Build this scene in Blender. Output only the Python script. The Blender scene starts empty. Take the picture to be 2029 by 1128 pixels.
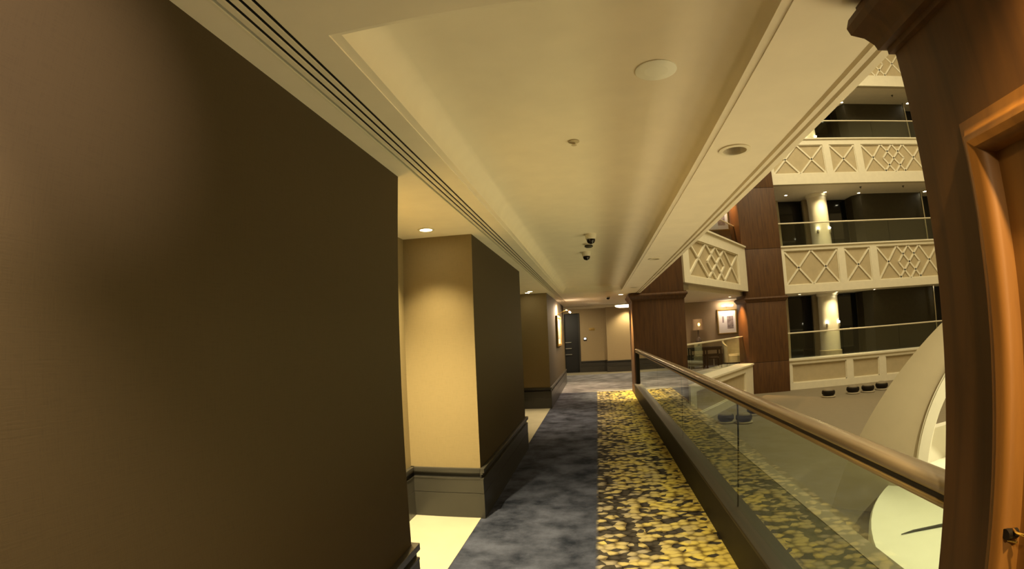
import bpy, bmesh, math, random
from mathutils import Vector, Matrix
random.seed(7)
S = bpy.context.scene
COL = S.collection
PI = math.pi

# ------------------------------------------------------------------ camera (wide action-camera lens)
cam = bpy.data.cameras.new('camera')
cam.type = 'PANO'
cam.panorama_type = 'FISHEYE_LENS_POLYNOMIAL'
cam.sensor_width = 36.0
cam.sensor_fit = 'HORIZONTAL'
cam.fisheye_fov = PI
cam.fisheye_polynomial_k0 = 0.0
cam.fisheye_polynomial_k1 = -0.055303133128489924
cam.fisheye_polynomial_k2 = -0.00014696251747501793
cam.fisheye_polynomial_k3 = 2.0502804799568545e-05
cam.fisheye_polynomial_k4 = -1.8076240387130565e-07
cam.clip_start = 0.02
cam.clip_end = 200
co = bpy.data.objects.new('camera', cam)
COL.objects.link(co)
R = Matrix(((0.985735403893384, 0.05664897935763205, 0.1584821966306804),
            (0.16325196952766544, -0.09288122461831239, -0.9822025618775084),
            (-0.040920752149554485, 0.9940643697724716, -0.1008043689151098)))
co.matrix_world = Matrix.Translation((0, 0, 1.55)) @ R.to_4x4()
S.camera = co

# ------------------------------------------------------------------ world, exposure, big lights
S.view_settings.view_transform = 'Standard'
S.view_settings.look = 'None'
S.view_settings.gamma = 1.0
S.view_settings.use_curve_mapping = False
S.view_settings.exposure = 0.0
w = bpy.data.worlds.new('night')
S.world = w
w.use_nodes = True
w.node_tree.nodes['Background'].inputs[0].default_value = (0.9, 0.72, 0.42, 1)
w.node_tree.nodes['Background'].inputs[1].default_value = 0.02
WARM = (1.0, 0.78, 0.38)
PINK = (1.0, 0.72, 0.50)
ORANGE = (1.0, 0.58, 0.22)


def area(name, loc, size, power, rot=(0, 0, 0), color=WARM, sy=None):
    l = bpy.data.lights.new(name, 'AREA')
    l.energy = power
    l.color = color
    l.size = size
    if sy:
        l.shape = 'RECTANGLE'
        l.size_y = sy
    o = bpy.data.objects.new(name, l)
    o.location = loc
    o.rotation_euler = rot
    COL.objects.link(o)
    return o


def spot(name, loc, power, angle=110, blend=0.6, radius=0.04, target=None, color=WARM):
    l = bpy.data.lights.new(name, 'SPOT')
    l.energy = power
    l.color = color
    l.spot_size = math.radians(angle)
    l.spot_blend = blend
    l.shadow_soft_size = radius
    o = bpy.data.objects.new(name, l)
    o.location = loc
    if target is not None:
        d = Vector(target) - Vector(loc)
        o.rotation_euler = d.to_track_quat('-Z', 'Y').to_euler()
    COL.objects.link(o)
    return o


# spotlight on the pale pavilion platform
spot('pavilion_spot', (5.2, 0.8, 5.5), 1500, 60, 0.5, 0.1, (4.4, 3.2, -0.5), (1.0, 0.90, 0.58))
# unseen broad light added under the roof to light the atrium
area('atrium_roof_fill', (8.0, 9.0, 13.6), 9.0, 1850, color=(1.0, 0.86, 0.54))
# unseen fill light added over the platform, aimed up to brighten the corridor ceiling
area('pavilion_up_fill', (4.6, 2.4, -0.45), 2.6, 95, rot=(PI, 0, 0), color=(1.0, 0.83, 0.48))
# fill strips added above the ledge without a fixture, brightening the corridor ceiling
ll = area('ledge_fill', (1.36, 6.2, 0.16), 0.10, 34, rot=(PI, math.radians(-44), 0), color=(1.0, 0.84, 0.52), sy=11.0)
ll.data.spread = math.radians(112)
ll = area('ledge_fill', (1.36, -2.4, 0.16), 0.10, 26, rot=(PI, math.radians(-44), 0), color=(1.0, 0.84, 0.52), sy=4.0)
ll.data.spread = math.radians(112)


# ------------------------------------------------------------------ materials
def nt(name):
    m = bpy.data.materials.new(name)
    m.use_nodes = True
    t = m.node_tree
    return m, t, t.nodes['Principled BSDF']


def N(t, kind, **kw):
    n = t.nodes.new(kind)
    for k, v in kw.items():
        setattr(n, k, v)
    return n


def plain(name, col, rough=0.6, metal=0.0, var=0.12, scale=6.0, bump=0.0, bscale=120.0, spec=0.5, coat=0.0):
    m, t, b = nt(name)
    tc = N(t, 'ShaderNodeTexCoord')
    no = N(t, 'ShaderNodeTexNoise')
    no.inputs['Scale'].default_value = scale
    no.inputs['Detail'].default_value = 4
    t.links.new(tc.outputs['Object'], no.inputs['Vector'])
    r = N(t, 'ShaderNodeValToRGB')
    r.color_ramp.elements[0].position = 0.3
    r.color_ramp.elements[1].position = 0.7
    r.color_ramp.elements[0].color = [c * (1 - var) for c in col] + [1]
    r.color_ramp.elements[1].color = [min(1, c * (1 + var)) for c in col] + [1]
    t.links.new(no.outputs['Fac'], r.inputs['Fac'])
    t.links.new(r.outputs['Color'], b.inputs['Base Color'])
    b.inputs['Roughness'].default_value = rough
    b.inputs['Metallic'].default_value = metal
    b.inputs['Specular IOR Level'].default_value = spec
    b.inputs['Coat Weight'].default_value = coat
    if bump > 0:
        n2 = N(t, 'ShaderNodeTexNoise')
        n2.inputs['Scale'].default_value = bscale
        t.links.new(tc.outputs['Object'], n2.inputs['Vector'])
        bp = N(t, 'ShaderNodeBump')
        bp.inputs['Strength'].default_value = bump
        bp.inputs['Distance'].default_value = 0.004
        t.links.new(n2.outputs['Fac'], bp.inputs['Height'])
        t.links.new(bp.outputs['Normal'], b.inputs['Normal'])
    return m


def fabric_wall(name, col, rough=0.75):
    """woven wallcovering: fine horizontal and vertical threads"""
    m, t, b = nt(name)
    tc = N(t, 'ShaderNodeTexCoord')
    mp = N(t, 'ShaderNodeMapping')
    mp.inputs['Scale'].default_value = (14, 14, 260)
    mp2 = N(t, 'ShaderNodeMapping')
    mp2.inputs['Scale'].default_value = (260, 260, 14)
    a = N(t, 'ShaderNodeTexNoise')
    c = N(t, 'ShaderNodeTexNoise')
    for q, p_ in ((a, mp), (c, mp2)):
        q.inputs['Scale'].default_value = 1.0
        q.inputs['Detail'].default_value = 2
        t.links.new(tc.outputs['Object'], p_.inputs['Vector'])
        t.links.new(p_.outputs['Vector'], q.inputs['Vector'])
    ad = N(t, 'ShaderNodeMath', operation='ADD')
    t.links.new(a.outputs['Fac'], ad.inputs[0])
    t.links.new(c.outputs['Fac'], ad.inputs[1])
    r = N(t, 'ShaderNodeValToRGB')
    r.color_ramp.elements[0].position = 0.7
    r.color_ramp.elements[1].position = 1.3 if False else 1.0
    r.color_ramp.elements[0].color = [x * 0.95 for x in col] + [1]
    r.color_ramp.elements[1].color = [min(1, x * 1.05) for x in col] + [1]
    t.links.new(ad.outputs[0], r.inputs['Fac'])
    t.links.new(r.outputs['Color'], b.inputs['Base Color'])
    b.inputs['Roughness'].default_value = rough
    b.inputs['Specular IOR Level'].default_value = 0.3
    bp = N(t, 'ShaderNodeBump')
    bp.inputs['Strength'].default_value = 0.15
    bp.inputs['Distance'].default_value = 0.002
    t.links.new(ad.outputs[0], bp.inputs['Height'])
    t.links.new(bp.outputs['Normal'], b.inputs['Normal'])
    return m


def wood(name, dark, light, rough=0.4, stretch=(9, 9, 0.7), coat=0.0):
    m, t, b = nt(name)
    tc = N(t, 'ShaderNodeTexCoord')
    mp = N(t, 'ShaderNodeMapping')
    mp.inputs['Scale'].default_value = stretch
    no = N(t, 'ShaderNodeTexNoise')
    no.inputs['Scale'].default_value = 2.2
    no.inputs['Detail'].default_value = 7
    no.inputs['Distortion'].default_value = 0.6
    t.links.new(tc.outputs['Object'], mp.inputs['Vector'])
    t.links.new(mp.outputs['Vector'], no.inputs['Vector'])
    r = N(t, 'ShaderNodeValToRGB')
    r.color_ramp.elements[0].position = 0.32
    r.color_ramp.elements[1].position = 0.7
    r.color_ramp.elements[0].color = list(dark) + [1]
    r.color_ramp.elements[1].color = list(light) + [1]
    t.links.new(no.outputs['Fac'], r.inputs['Fac'])
    t.links.new(r.outputs['Color'], b.inputs['Base Color'])
    b.inputs['Roughness'].default_value = rough
    b.inputs['Coat Weight'].default_value = coat
    b.inputs['Coat Roughness'].default_value = 0.25
    return m


def glow(name, col, strength):
    m, t, b = nt(name)
    b.inputs['Base Color'].default_value = list(col) + [1]
    b.inputs['Emission Color'].default_value = list(col) + [1]
    b.inputs['Emission Strength'].default_value = strength
    return m


def glass_mat(name, tint=(0.86, 0.92, 0.84), rough=0.0):
    m = bpy.data.materials.new(name)
    m.use_nodes = True
    t = m.node_tree
    t.nodes.clear()
    out = N(t, 'ShaderNodeOutputMaterial')
    tr = N(t, 'ShaderNodeBsdfTransparent')
    tr.inputs['Color'].default_value = list(tint) + [1]
    gl = N(t, 'ShaderNodeBsdfGlossy')
    gl.inputs['Roughness'].default_value = rough
    gl.inputs['Color'].default_value = (0.95, 1.0, 0.95, 1)
    fr = N(t, 'ShaderNodeFresnel')
    fr.inputs['IOR'].default_value = 1.5
    ge = N(t, 'ShaderNodeNewGeometry')
    iv = N(t, 'ShaderNodeMath', operation='SUBTRACT')
    iv.inputs[0].default_value = 1.0
    t.links.new(ge.outputs['Backfacing'], iv.inputs[1])
    mu = N(t, 'ShaderNodeMath', operation='MULTIPLY')     # only the outer face of each pane reflects
    t.links.new(fr.outputs[0], mu.inputs[0])
    t.links.new(iv.outputs[0], mu.inputs[1])
    m2 = N(t, 'ShaderNodeMath', operation='MULTIPLY', use_clamp=True)
    m2.inputs[1].default_value = 1.5
    t.links.new(mu.outputs[0], m2.inputs[0])
    mx = N(t, 'ShaderNodeMixShader')
    t.links.new(m2.outputs[0], mx.inputs[0])
    t.links.new(tr.outputs[0], mx.inputs[1])
    t.links.new(gl.outputs[0], mx.inputs[2])
    t.links.new(mx.outputs[0], out.inputs['Surface'])
    return m


def carpet_mat():
    """blue-grey clouded half and a half of yellow leaf flecks over dark ground, split along the corridor"""
    m, t, b = nt('carpet_two_tone')
    L = t.links.new
    tc = N(t, 'ShaderNodeTexCoord')
    sep = N(t, 'ShaderNodeSeparateXYZ')
    L(tc.outputs['Object'], sep.inputs[0])
    # clouded blue
    n1 = N(t, 'ShaderNodeTexNoise')
    n1.inputs['Scale'].default_value = 3.2
    n1.inputs['Detail'].default_value = 8
    n1.inputs['Roughness'].default_value = 0.62
    L(tc.outputs['Object'], n1.inputs['Vector'])
    r1 = N(t, 'ShaderNodeValToRGB')
    e = r1.color_ramp.elements
    e[0].position, e[0].color = 0.34, (0.008, 0.010, 0.018, 1)
    e[1].position, e[1].color = 0.66, (0.066, 0.072, 0.108, 1)
    L(n1.outputs['Fac'], r1.inputs['Fac'])
    # leaf flecks
    mp = N(t, 'ShaderNodeMapping')
    mp.inputs['Scale'].default_value = (14, 17, 1)
    nw = N(t, 'ShaderNodeTexNoise')
    nw.inputs['Scale'].default_value = 14
    L(tc.outputs['Object'], nw.inputs['Vector'])
    va = N(t, 'ShaderNodeVectorMath', operation='MULTIPLY_ADD')
    va.inputs[1].default_value = (0.05, 0.05, 0.0)
    L(nw.outputs['Color'], va.inputs[0])
    L(tc.outputs['Object'], va.inputs[2])
    L(va.outputs[0], mp.inputs['Vector'])
    vo = N(t, 'ShaderNodeTexVoronoi', voronoi_dimensions='2D')
    vo.inputs['Scale'].default_value = 1.0
    L(mp.outputs['Vector'], vo.inputs['Vector'])
    s2 = N(t, 'ShaderNodeSeparateColor')
    L(vo.outputs['Color'], s2.inputs[0])
    # density rises to the right and follows a slow noise
    n3 = N(t, 'ShaderNodeTexNoise')
    n3.inputs['Scale'].default_value = 2.6
    n3.inputs['Detail'].default_value = 2
    L(tc.outputs['Object'], n3.inputs['Vector'])
    dx = N(t, 'ShaderNodeMath', operation='MULTIPLY_ADD')
    dx.inputs[1].default_value = 0.55
    dx.inputs[2].default_value = -0.10
    L(sep.outputs[0], dx.inputs[0])
    dn = N(t, 'ShaderNodeMath', operation='ADD')
    L(dx.outputs[0], dn.inputs[0])
    L(n3.outputs['Fac'], dn.inputs[1])
    lt = N(t, 'ShaderNodeMath', operation='LESS_THAN')
    L(s2.outputs[0], lt.inputs[0])
    L(dn.outputs[0], lt.inputs[1])
    # fleck colour: grey tan near the split, yellow towards the glass
    ry = N(t, 'ShaderNodeValToRGB')
    e = ry.color_ramp.elements
    e[0].position, e[0].color = 0.40, (0.27, 0.23, 0.16, 1)
    e[1].position, e[1].color = 0.86, (0.55, 0.43, 0.10, 1)
    mixv = N(t, 'ShaderNodeMath', operation='MULTIPLY_ADD')
    mixv.inputs[1].default_value = 0.30
    L(s2.outputs[1], mixv.inputs[0])
    L(dn.outputs[0], mixv.inputs[2])
    sc = N(t, 'ShaderNodeMath', operation='MULTIPLY')
    sc.inputs[1].default_value = 0.80
    L(mixv.outputs[0], sc.inputs[0])
    L(sc.outputs[0], ry.inputs['Fac'])
    mf = N(t, 'ShaderNodeMix', data_type='RGBA')
    mf.inputs['A'].default_value = (0.045, 0.038, 0.032, 1)
    L(lt.outputs[0], mf.inputs['Factor'])
    L(ry.outputs['Color'], mf.inputs['B'])
    # darken gaps between flecks
    rg = N(t, 'ShaderNodeValToRGB')
    e = rg.color_ramp.elements
    e[0].position, e[0].color = 0.30, (1, 1, 1, 1)
    e[1].position, e[1].color = 0.75, (0.25, 0.22, 0.2, 1)
    L(vo.outputs['Distance'], rg.inputs['Fac'])
    mg = N(t, 'ShaderNodeMix', data_type='RGBA', blend_type='MULTIPLY')
    mg.inputs['Factor'].default_value = 1
    L(mf.outputs['Result'], mg.inputs['A'])
    L(rg.outputs['Color'], mg.inputs['B'])
    # split at x = -0.03
    st = N(t, 'ShaderNodeMapRange')
    st.inputs['From Min'].default_value = -0.05
    st.inputs['From Max'].default_value = -0.02
    L(sep.outputs[0], st.inputs['Value'])
    mm = N(t, 'ShaderNodeMix', data_type='RGBA')
    L(st.outputs[0], mm.inputs['Factor'])
    L(r1.outputs['Color'], mm.inputs['A'])
    L(mg.outputs['Result'], mm.inputs['B'])
    L(mm.outputs['Result'], b.inputs['Base Color'])
    b.inputs['Roughness'].default_value = 0.95
    b.inputs['Specular IOR Level'].default_value = 0.1
    nb = N(t, 'ShaderNodeTexNoise')
    nb.inputs['Scale'].default_value = 160
    L(tc.outputs['Object'], nb.inputs['Vector'])
    bp = N(t, 'ShaderNodeBump')
    bp.inputs['Strength'].default_value = 0.4
    bp.inputs['Distance'].default_value = 0.006
    L(nb.outputs['Fac'], bp.inputs['Height'])
    L(bp.outputs['Normal'], b.inputs['Normal'])
    return m


M = {}
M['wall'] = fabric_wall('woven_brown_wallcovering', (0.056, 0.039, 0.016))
M['niche'] = fabric_wall('woven_wallcovering_lit', (0.23, 0.172, 0.082))  # same wallcovering as the wall, downlight brightness painted into the colour
M['stone'] = plain('dark_green_brown_stone', (0.050, 0.044, 0.020), 0.4, var=0.6, scale=5)
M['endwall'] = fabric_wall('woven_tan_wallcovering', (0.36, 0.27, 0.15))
M['plaster'] = plain('cream_plaster', (0.78, 0.69, 0.52), 0.8, var=0.03, bump=0.05)
M['trim'] = plain('cream_paint', (0.74, 0.66, 0.48), 0.5, var=0.03)
M['lattice'] = plain('pale_cream_paint', (0.80, 0.74, 0.57), 0.5, var=0.03)
M['recess'] = plain('tan_panel_paint', (0.50, 0.41, 0.25), 0.7, var=0.05)
M['base'] = plain('dark_grey_brown_paint', (0.040, 0.036, 0.029), 0.3, var=0.06)
M['groove'] = plain('black_groove', (0.006, 0.005, 0.004), 0.6)
M['marble'] = plain('cream_marble', (0.44, 0.40, 0.29), 0.25, var=0.05, scale=3)
M['carpet'] = carpet_mat()
M['carpet_grey'] = plain('grey_blue_carpet', (0.20, 0.20, 0.22), 0.95, var=0.45, scale=2.5, bump=0.4, bscale=160, spec=0.1)
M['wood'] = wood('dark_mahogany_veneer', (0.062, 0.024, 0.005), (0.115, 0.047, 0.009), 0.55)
M['woodlit'] = wood('mahogany_lit', (0.17, 0.070, 0.012), (0.26, 0.112, 0.020), 0.5)  # lighter copy of the mahogany, lamplight painted into the colour
M['bead'] = plain('satin_gold_bead', (0.50, 0.38, 0.20), 0.3, metal=0.6, var=0.05)
M['rail'] = wood('satin_tan_wood', (0.31, 0.235, 0.15), (0.43, 0.34, 0.23), 0.20, stretch=(14, 0.5, 14), coat=0.6)
M['curb'] = plain('black_brown_lacquer', (0.012, 0.008, 0.0045), 0.55, var=0.2, spec=0.2)
M['curbcap'] = wood('brown_cap_lacquer', (0.014, 0.009, 0.005), (0.028, 0.017, 0.008), 0.5, stretch=(14, 0.5, 14))
M['black'] = plain('black', (0.006, 0.006, 0.006), 0.5)
M['void'] = plain('dark_window_glass', (0.004, 0.005, 0.005), 0.08)
M['olive'] = plain('dark_olive_panel', (0.040, 0.032, 0.014), 0.6)
M['slab'] = plain('beige_slab', (0.22, 0.18, 0.115), 0.7, var=0.03)
M['shell'] = plain('beige_arch_plaster', (0.48, 0.41, 0.28), 0.75, var=0.02)
M['white'] = plain('white_paint', (0.86, 0.84, 0.70), 0.6, var=0.02)
M['steel'] = plain('satin_steel', (0.62, 0.60, 0.52), 0.3, metal=1.0, var=0.03)
M['brass'] = plain('polished_brass', (0.85, 0.60, 0.18), 0.2, metal=1.0, var=0.03)
M['gold'] = plain('gilt_frame', (0.50, 0.33, 0.10), 0.35, metal=0.7, var=0.1, scale=20)
M['mat'] = plain('white_picture_mount', (0.85, 0.78, 0.66), 0.6, var=0.02)
M['print'] = plain('grey_brown_print', (0.33, 0.25, 0.20), 0.6, var=0.5, scale=14)
M['shade'] = plain('tan_lampshade', (0.40, 0.29, 0.16), 0.8, var=0.1)
M['smoky'] = plain('smoky_glass_base', (0.10, 0.075, 0.05), 0.1, var=0.3)
M['chairfab'] = plain('pale_grey_green_upholstery', (0.45, 0.43, 0.30), 0.8)
M['camwhite'] = plain('white_plastic', (0.72, 0.66, 0.52), 0.4, var=0.02)
M['dome'] = plain('black_dome', (0.01, 0.008, 0.006), 0.08)
M['glass'] = glass_mat('balustrade_glass')
M['farglass'] = glass_mat('far_balustrade_glass', (0.90, 0.93, 0.88))
M['bulb'] = glow('lamp_face', (1.0, 0.86, 0.55), 14)
M['bulbfar'] = glow('lamp_face_far', (1.0, 0.90, 0.62), 30)
M['bulbpink'] = glow('picture_lamp_face', (1.0, 0.86, 0.70), 25)
M['diffuser'] = glow('ceiling_lamp_diffuser', (1.0, 0.80, 0.48), 9)
M['led'] = glow('thermostat_screen', (0.8, 0.9, 1.0), 1.6)
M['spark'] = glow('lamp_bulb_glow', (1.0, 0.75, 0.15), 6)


# ------------------------------------------------------------------ geometry helpers
class B:
    """collects world-space pieces, then links them as one mesh object under a thing"""
    def __init__(self):
        self.bm = bmesh.new()

    def box(self, a, b, bev=0.0):
        x0, x1 = sorted((a[0], b[0]))
        y0, y1 = sorted((a[1], b[1]))
        z0, z1 = sorted((a[2], b[2]))
        v = [self.bm.verts.new(p) for p in ((x0, y0, z0), (x1, y0, z0), (x1, y1, z0), (x0, y1, z0),
                                            (x0, y0, z1), (x1, y0, z1), (x1, y1, z1), (x0, y1, z1))]
        fs = [self.bm.faces.new([v[i] for i in q]) for q in
              ((3, 2, 1, 0), (4, 5, 6, 7), (0, 1, 5, 4), (1, 2, 6, 5), (2, 3, 7, 6), (3, 0, 4, 7))]
        if bev > 0:
            es = list({e for f in fs for e in f.edges})
            bmesh.ops.bevel(self.bm, geom=es, offset=bev, segments=2, affect='EDGES', profile=0.6)
        return self

    def lathe(self, prof, c=(0, 0, 0), n=24, axis='Z', cap=True):
        rings = []
        for r, h in prof:
            ring = []
            for i in range(n):
                a = 2 * PI * i / n
                u, v = r * math.cos(a), r * math.sin(a)
                p = {'Z': (u, v, h), 'Y': (u, h, v), 'X': (h, u, v)}[axis]
                ring.append(self.bm.verts.new((p[0] + c[0], p[1] + c[1], p[2] + c[2])))
            rings.append(ring)
        for k in range(len(rings) - 1):
            for i in range(n):
                j = (i + 1) % n
                self.bm.faces.new((rings[k][i], rings[k][j], rings[k + 1][j], rings[k + 1][i]))
        if cap:
            self.bm.faces.new(rings[0][::-1])
            self.bm.faces.new(rings[-1])
        bmesh.ops.recalc_face_normals(self.bm, faces=self.bm.faces[:])
        return self

    def tube(self, pts, r, n=10):
        pts = [Vector(p) for p in pts]
        rings = []
        for k, p in enumerate(pts):
            d = (pts[min(k + 1, len(pts) - 1)] - pts[max(k - 1, 0)]).normalized()
            up = Vector((0, 0, 1)) if abs(d.z) < 0.9 else Vector((1, 0, 0))
            u = d.cross(up).normalized()
            v = d.cross(u).normalized()
            rr = r[k] if isinstance(r, (list, tuple)) else r
            rings.append([self.bm.verts.new(p + u * rr * math.cos(2 * PI * i / n) + v * rr * math.sin(2 * PI * i / n))
                          for i in range(n)])
        for k in range(len(rings) - 1):
            for i in range(n):
                j = (i + 1) % n
                self.bm.faces.new((rings[k][i], rings[k][j], rings[k + 1][j], rings[k + 1][i]))
        self.bm.faces.new(rings[0][::-1])
        self.bm.faces.new(rings[-1])
        bmesh.ops.recalc_face_normals(self.bm, faces=self.bm.faces[:])
        return self

    def prism(self, prof, axis, a0, a1):
        """closed 2-D profile extruded along an axis; prof in the other two axes"""
        def P(p, a):
            return {'X': (a, p[0], p[1]), 'Y': (p[0], a, p[1]), 'Z': (p[0], p[1], a)}[axis]
        A = [self.bm.verts.new(P(p, a0)) for p in prof]
        Bv = [self.bm.verts.new(P(p, a1)) for p in prof]
        n = len(prof)
        for i in range(n):
            j = (i + 1) % n
            self.bm.faces.new((A[i], A[j], Bv[j], Bv[i]))
        self.bm.faces.new(A[::-1])
        self.bm.faces.new(Bv)
        bmesh.ops.recalc_face_normals(self.bm, faces=self.bm.faces[:])
        return self

    def bar(self, p, q, wd, dp, nrm):
        """straight bar from p to q, wd across, dp along nrm"""
        p, q, nrm = Vector(p), Vector(q), Vector(nrm).normalized()
        d = (q - p).normalized()
        s = d.cross(nrm).normalized() * wd / 2
        vs = []
        for c in (p, q):
            for a, h in ((-1, 0), (1, 0), (1, 1), (-1, 1)):
                vs.append(self.bm.verts.new(c + s * a + nrm * dp * h))
        for f in ((3, 2, 1, 0), (4, 5, 6, 7), (0, 1, 5, 4), (1, 2, 6, 5), (2, 3, 7, 6), (3, 0, 4, 7)):
            self.bm.faces.new([vs[i] for i in f])
        bmesh.ops.recalc_face_normals(self.bm, faces=self.bm.faces[:])
        return self

    def link(self, name, mat, parent=None, smooth=False, label=None):
        bm = self.bm
        if parent is not None:
            off = parent['_base']
            for v in bm.verts:
                v.co -= Vector(off)
        me = bpy.data.meshes.new(name)
        if smooth:
            for f in bm.faces:
                f.smooth = True
        bm.to_mesh(me)
        bm.free()
        me.materials.append(mat)
        if smooth:
            me.set_sharp_from_angle(angle=math.radians(40))
        o = bpy.data.objects.new(name, me)
        COL.objects.link(o)
        if parent is not None:
            o.parent = parent
            o['_base'] = (0.0, 0.0, 0.0) if False else list(parent['_base'])
        else:
            o['_base'] = [0.0, 0.0, 0.0]
        if label:
            o['label'] = label
        return o


def thing(name, label, cat, loc, group=None):
    o = bpy.data.objects.new(name, None)
    o.location = loc
    o.empty_display_size = 0.1
    COL.objects.link(o)
    o['label'] = label
    o['category'] = cat
    o['_base'] = list(loc)
    if group:
        o['group'] = group
    return o


def struct(name, b, mat, label, cat, smooth=False):
    o = b.link(name, mat, smooth=smooth)
    o['kind'] = 'structure'
    o['label'] = label
    o['category'] = cat
    return o


def rbox(name, a, b, mat, parent, bev=0.0, label=None):
    return B().box(a, b, bev).link(name, mat, parent, smooth=bev > 0, label=label)


def drill(target, cutter):
    cut = cutter.link('cutter', M['plaster'])
    md = target.modifiers.new('cut', 'BOOLEAN')
    md.object = cut
    md.operation = 'DIFFERENCE'
    md.solver = 'EXACT'
    dg = bpy.context.evaluated_depsgraph_get()
    me = bpy.data.meshes.new_from_object(target.evaluated_get(dg))
    target.modifiers.clear()
    target.data = me
    bpy.data.objects.remove(cut, do_unlink=True)


# ================================================================== SETTING
CZ = 2.425            # corridor ceiling
# floor
b = B()
b.box((-1.012, -3.5, -0.20), (0.87, 13.35, 0.0))
struct('floor', b, M['carpet'], 'corridor carpet, blue-grey on the left and yellow leaf flecks on the right', 'floor')
b = B()
b.prism([(-3.2, 13.35), (2.35, 13.35), (5.25, 17.98), (16.5, 17.98), (16.5, 20.1), (-3.2, 20.1)][::-1], 'Z', -0.2, 0.0)
struct('floor', b, M['carpet_grey'], 'grey carpet of the cross corridor at the far end', 'floor')
b = B()
b.box((-1.64, 2.3, -0.2), (-1.012, 4.2, 0.004))
struct('floor', b, M['marble'], 'cream marble strip in the lit niche before the pale pillar', 'floor')
b = B()
b.box((-1.64, 6.8, -0.2), (-1.012, 10.7, 0.004))
struct('floor', b, M['marble'], 'cream marble strip in the farther niche', 'floor')
b = B()
b.box((-1.35, 18.95, -0.1), (1.6, 20.1, 0.005))
struct('floor', b, M['marble'], 'cream marble border along the end wall', 'floor')

# left walls
b = B()
b.box((-1.75, -3.5, -0.1), (-1.0, 2.48, CZ + 0.02))
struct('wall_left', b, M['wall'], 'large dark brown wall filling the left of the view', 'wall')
b = B()
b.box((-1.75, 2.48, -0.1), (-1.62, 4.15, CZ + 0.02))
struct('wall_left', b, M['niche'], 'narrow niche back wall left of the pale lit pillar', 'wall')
b = B()
b.box((-1.75, 4.15, -0.1), (-1.0, 6.85, CZ + 0.02))
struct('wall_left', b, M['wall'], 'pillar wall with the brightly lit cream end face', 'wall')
b = B()
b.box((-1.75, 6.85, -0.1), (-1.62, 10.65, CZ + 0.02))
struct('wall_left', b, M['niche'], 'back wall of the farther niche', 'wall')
b = B()
b.box((-1.75, 10.65, -0.1), (-1.0, 16.0, CZ + 0.02))
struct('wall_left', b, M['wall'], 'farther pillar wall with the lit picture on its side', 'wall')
b = B()
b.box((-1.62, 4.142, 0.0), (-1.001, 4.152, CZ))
struct('wall_left', b, M['niche'], 'brightly lit near end face of the pillar, some of the light painted into its wallcovering', 'wall')
b = B()
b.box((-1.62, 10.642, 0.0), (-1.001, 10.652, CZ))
struct('wall_left', b, M['niche'], 'near end face of the farther pillar, wallcovering painted lighter as if lit', 'wall')
b = B()
b.box((-3.3, 15.9, -0.1), (-1.75, 16.0, 2.6))
b.box((-3.3, 16.0, -0.1), (-3.2, 20.3, 2.6))
struct('wall_left', b, M['wall'], 'wall of the side passage behind the farther pillar', 'wall')
b = B()
b.box((-1.75, -3.6, -0.1), (1.1, -3.5, CZ + 0.02))
struct('wall_back', b, M['wall'], 'brown wall closing the corridor behind the viewer', 'wall')
# end wall: dark door recess, two sections, long back wall
b = B()
b.box((-3.2, 20.3, -0.1), (-1.30, 20.5, 2.6))
b.box((-0.63, 20.1, -0.1), (0.40, 20.5, 2.6))
struct('wall_end', b, M['endwall'], 'tan wall section right of the dark doorway', 'wall')
b = B()
b.box((0.40, 19.62, -0.1), (1.75, 20.5, 2.6))
struct('wall_end', b, M['endwall'], 'lit tan wall section stepping forward beside the wooden column', 'wall')
b = B()
b.box((1.75, 20.1, -0.1), (7.2, 20.5, 2.6))
struct('wall_end', b, M['endwall'], 'brown back wall behind the console table', 'wall')
b = B()
b.box((-1.30, 20.1, 2.33), (-0.63, 20.5, 2.6))
b.box((-1.36, 20.1, -0.1), (-1.28, 20.5, 2.6))
struct('wall_end', b, M['endwall'], 'header strip over the dark doorway', 'wall')


# baseboards with cap, black groove and lower board
def baseboard(name, label, segs):
    t = thing(name, label, 'baseboard', (segs[0][0][0], segs[0][0][1], 0))
    t['kind'] = 'structure'
    parts = {'cap': (0.405, 0.445, 0.036), 'cap_bead': (0.392, 0.405, 0.022), 'groove_band': (0.362, 0.392, 0.012),
             'board_lip': (0.345, 0.362, 0.030), 'upper_board': (0.226, 0.345, 0.026), 'lower_board': (0.0, 0.222, 0.028)}
    for pn, (z0, z1, d) in parts.items():
        b = B()
        for (p, q, nx, ny) in segs:
            x0, y0 = p
            x1, y1 = q
            b.box((x0 + min(0, nx * d) - (0 if nx else d * 0), y0 + min(0, ny * d), z0),
                  (x1 + max(0, nx * d), y1 + max(0, ny * d), z1), 0.004 if pn in ('cap', 'board_lip') else 0)
        b.link(pn, M['groove'] if pn == 'groove_band' else M['base'], t, smooth=pn in ('cap', 'board_lip'))
    return t


def bb_wrap(x, y0, y1, xb, near=True, far=False):
    e = 0.036
    s = [((x, y0 - (e if near else 0)), (x, y1 + (e if far else 0)), 1, 0)]
    if near:
        s.append(((xb, y0), (x, y0), 0, -1))
    if far:
        s.append(((xb, y1), (x, y1), 0, 1))
    return s


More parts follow.
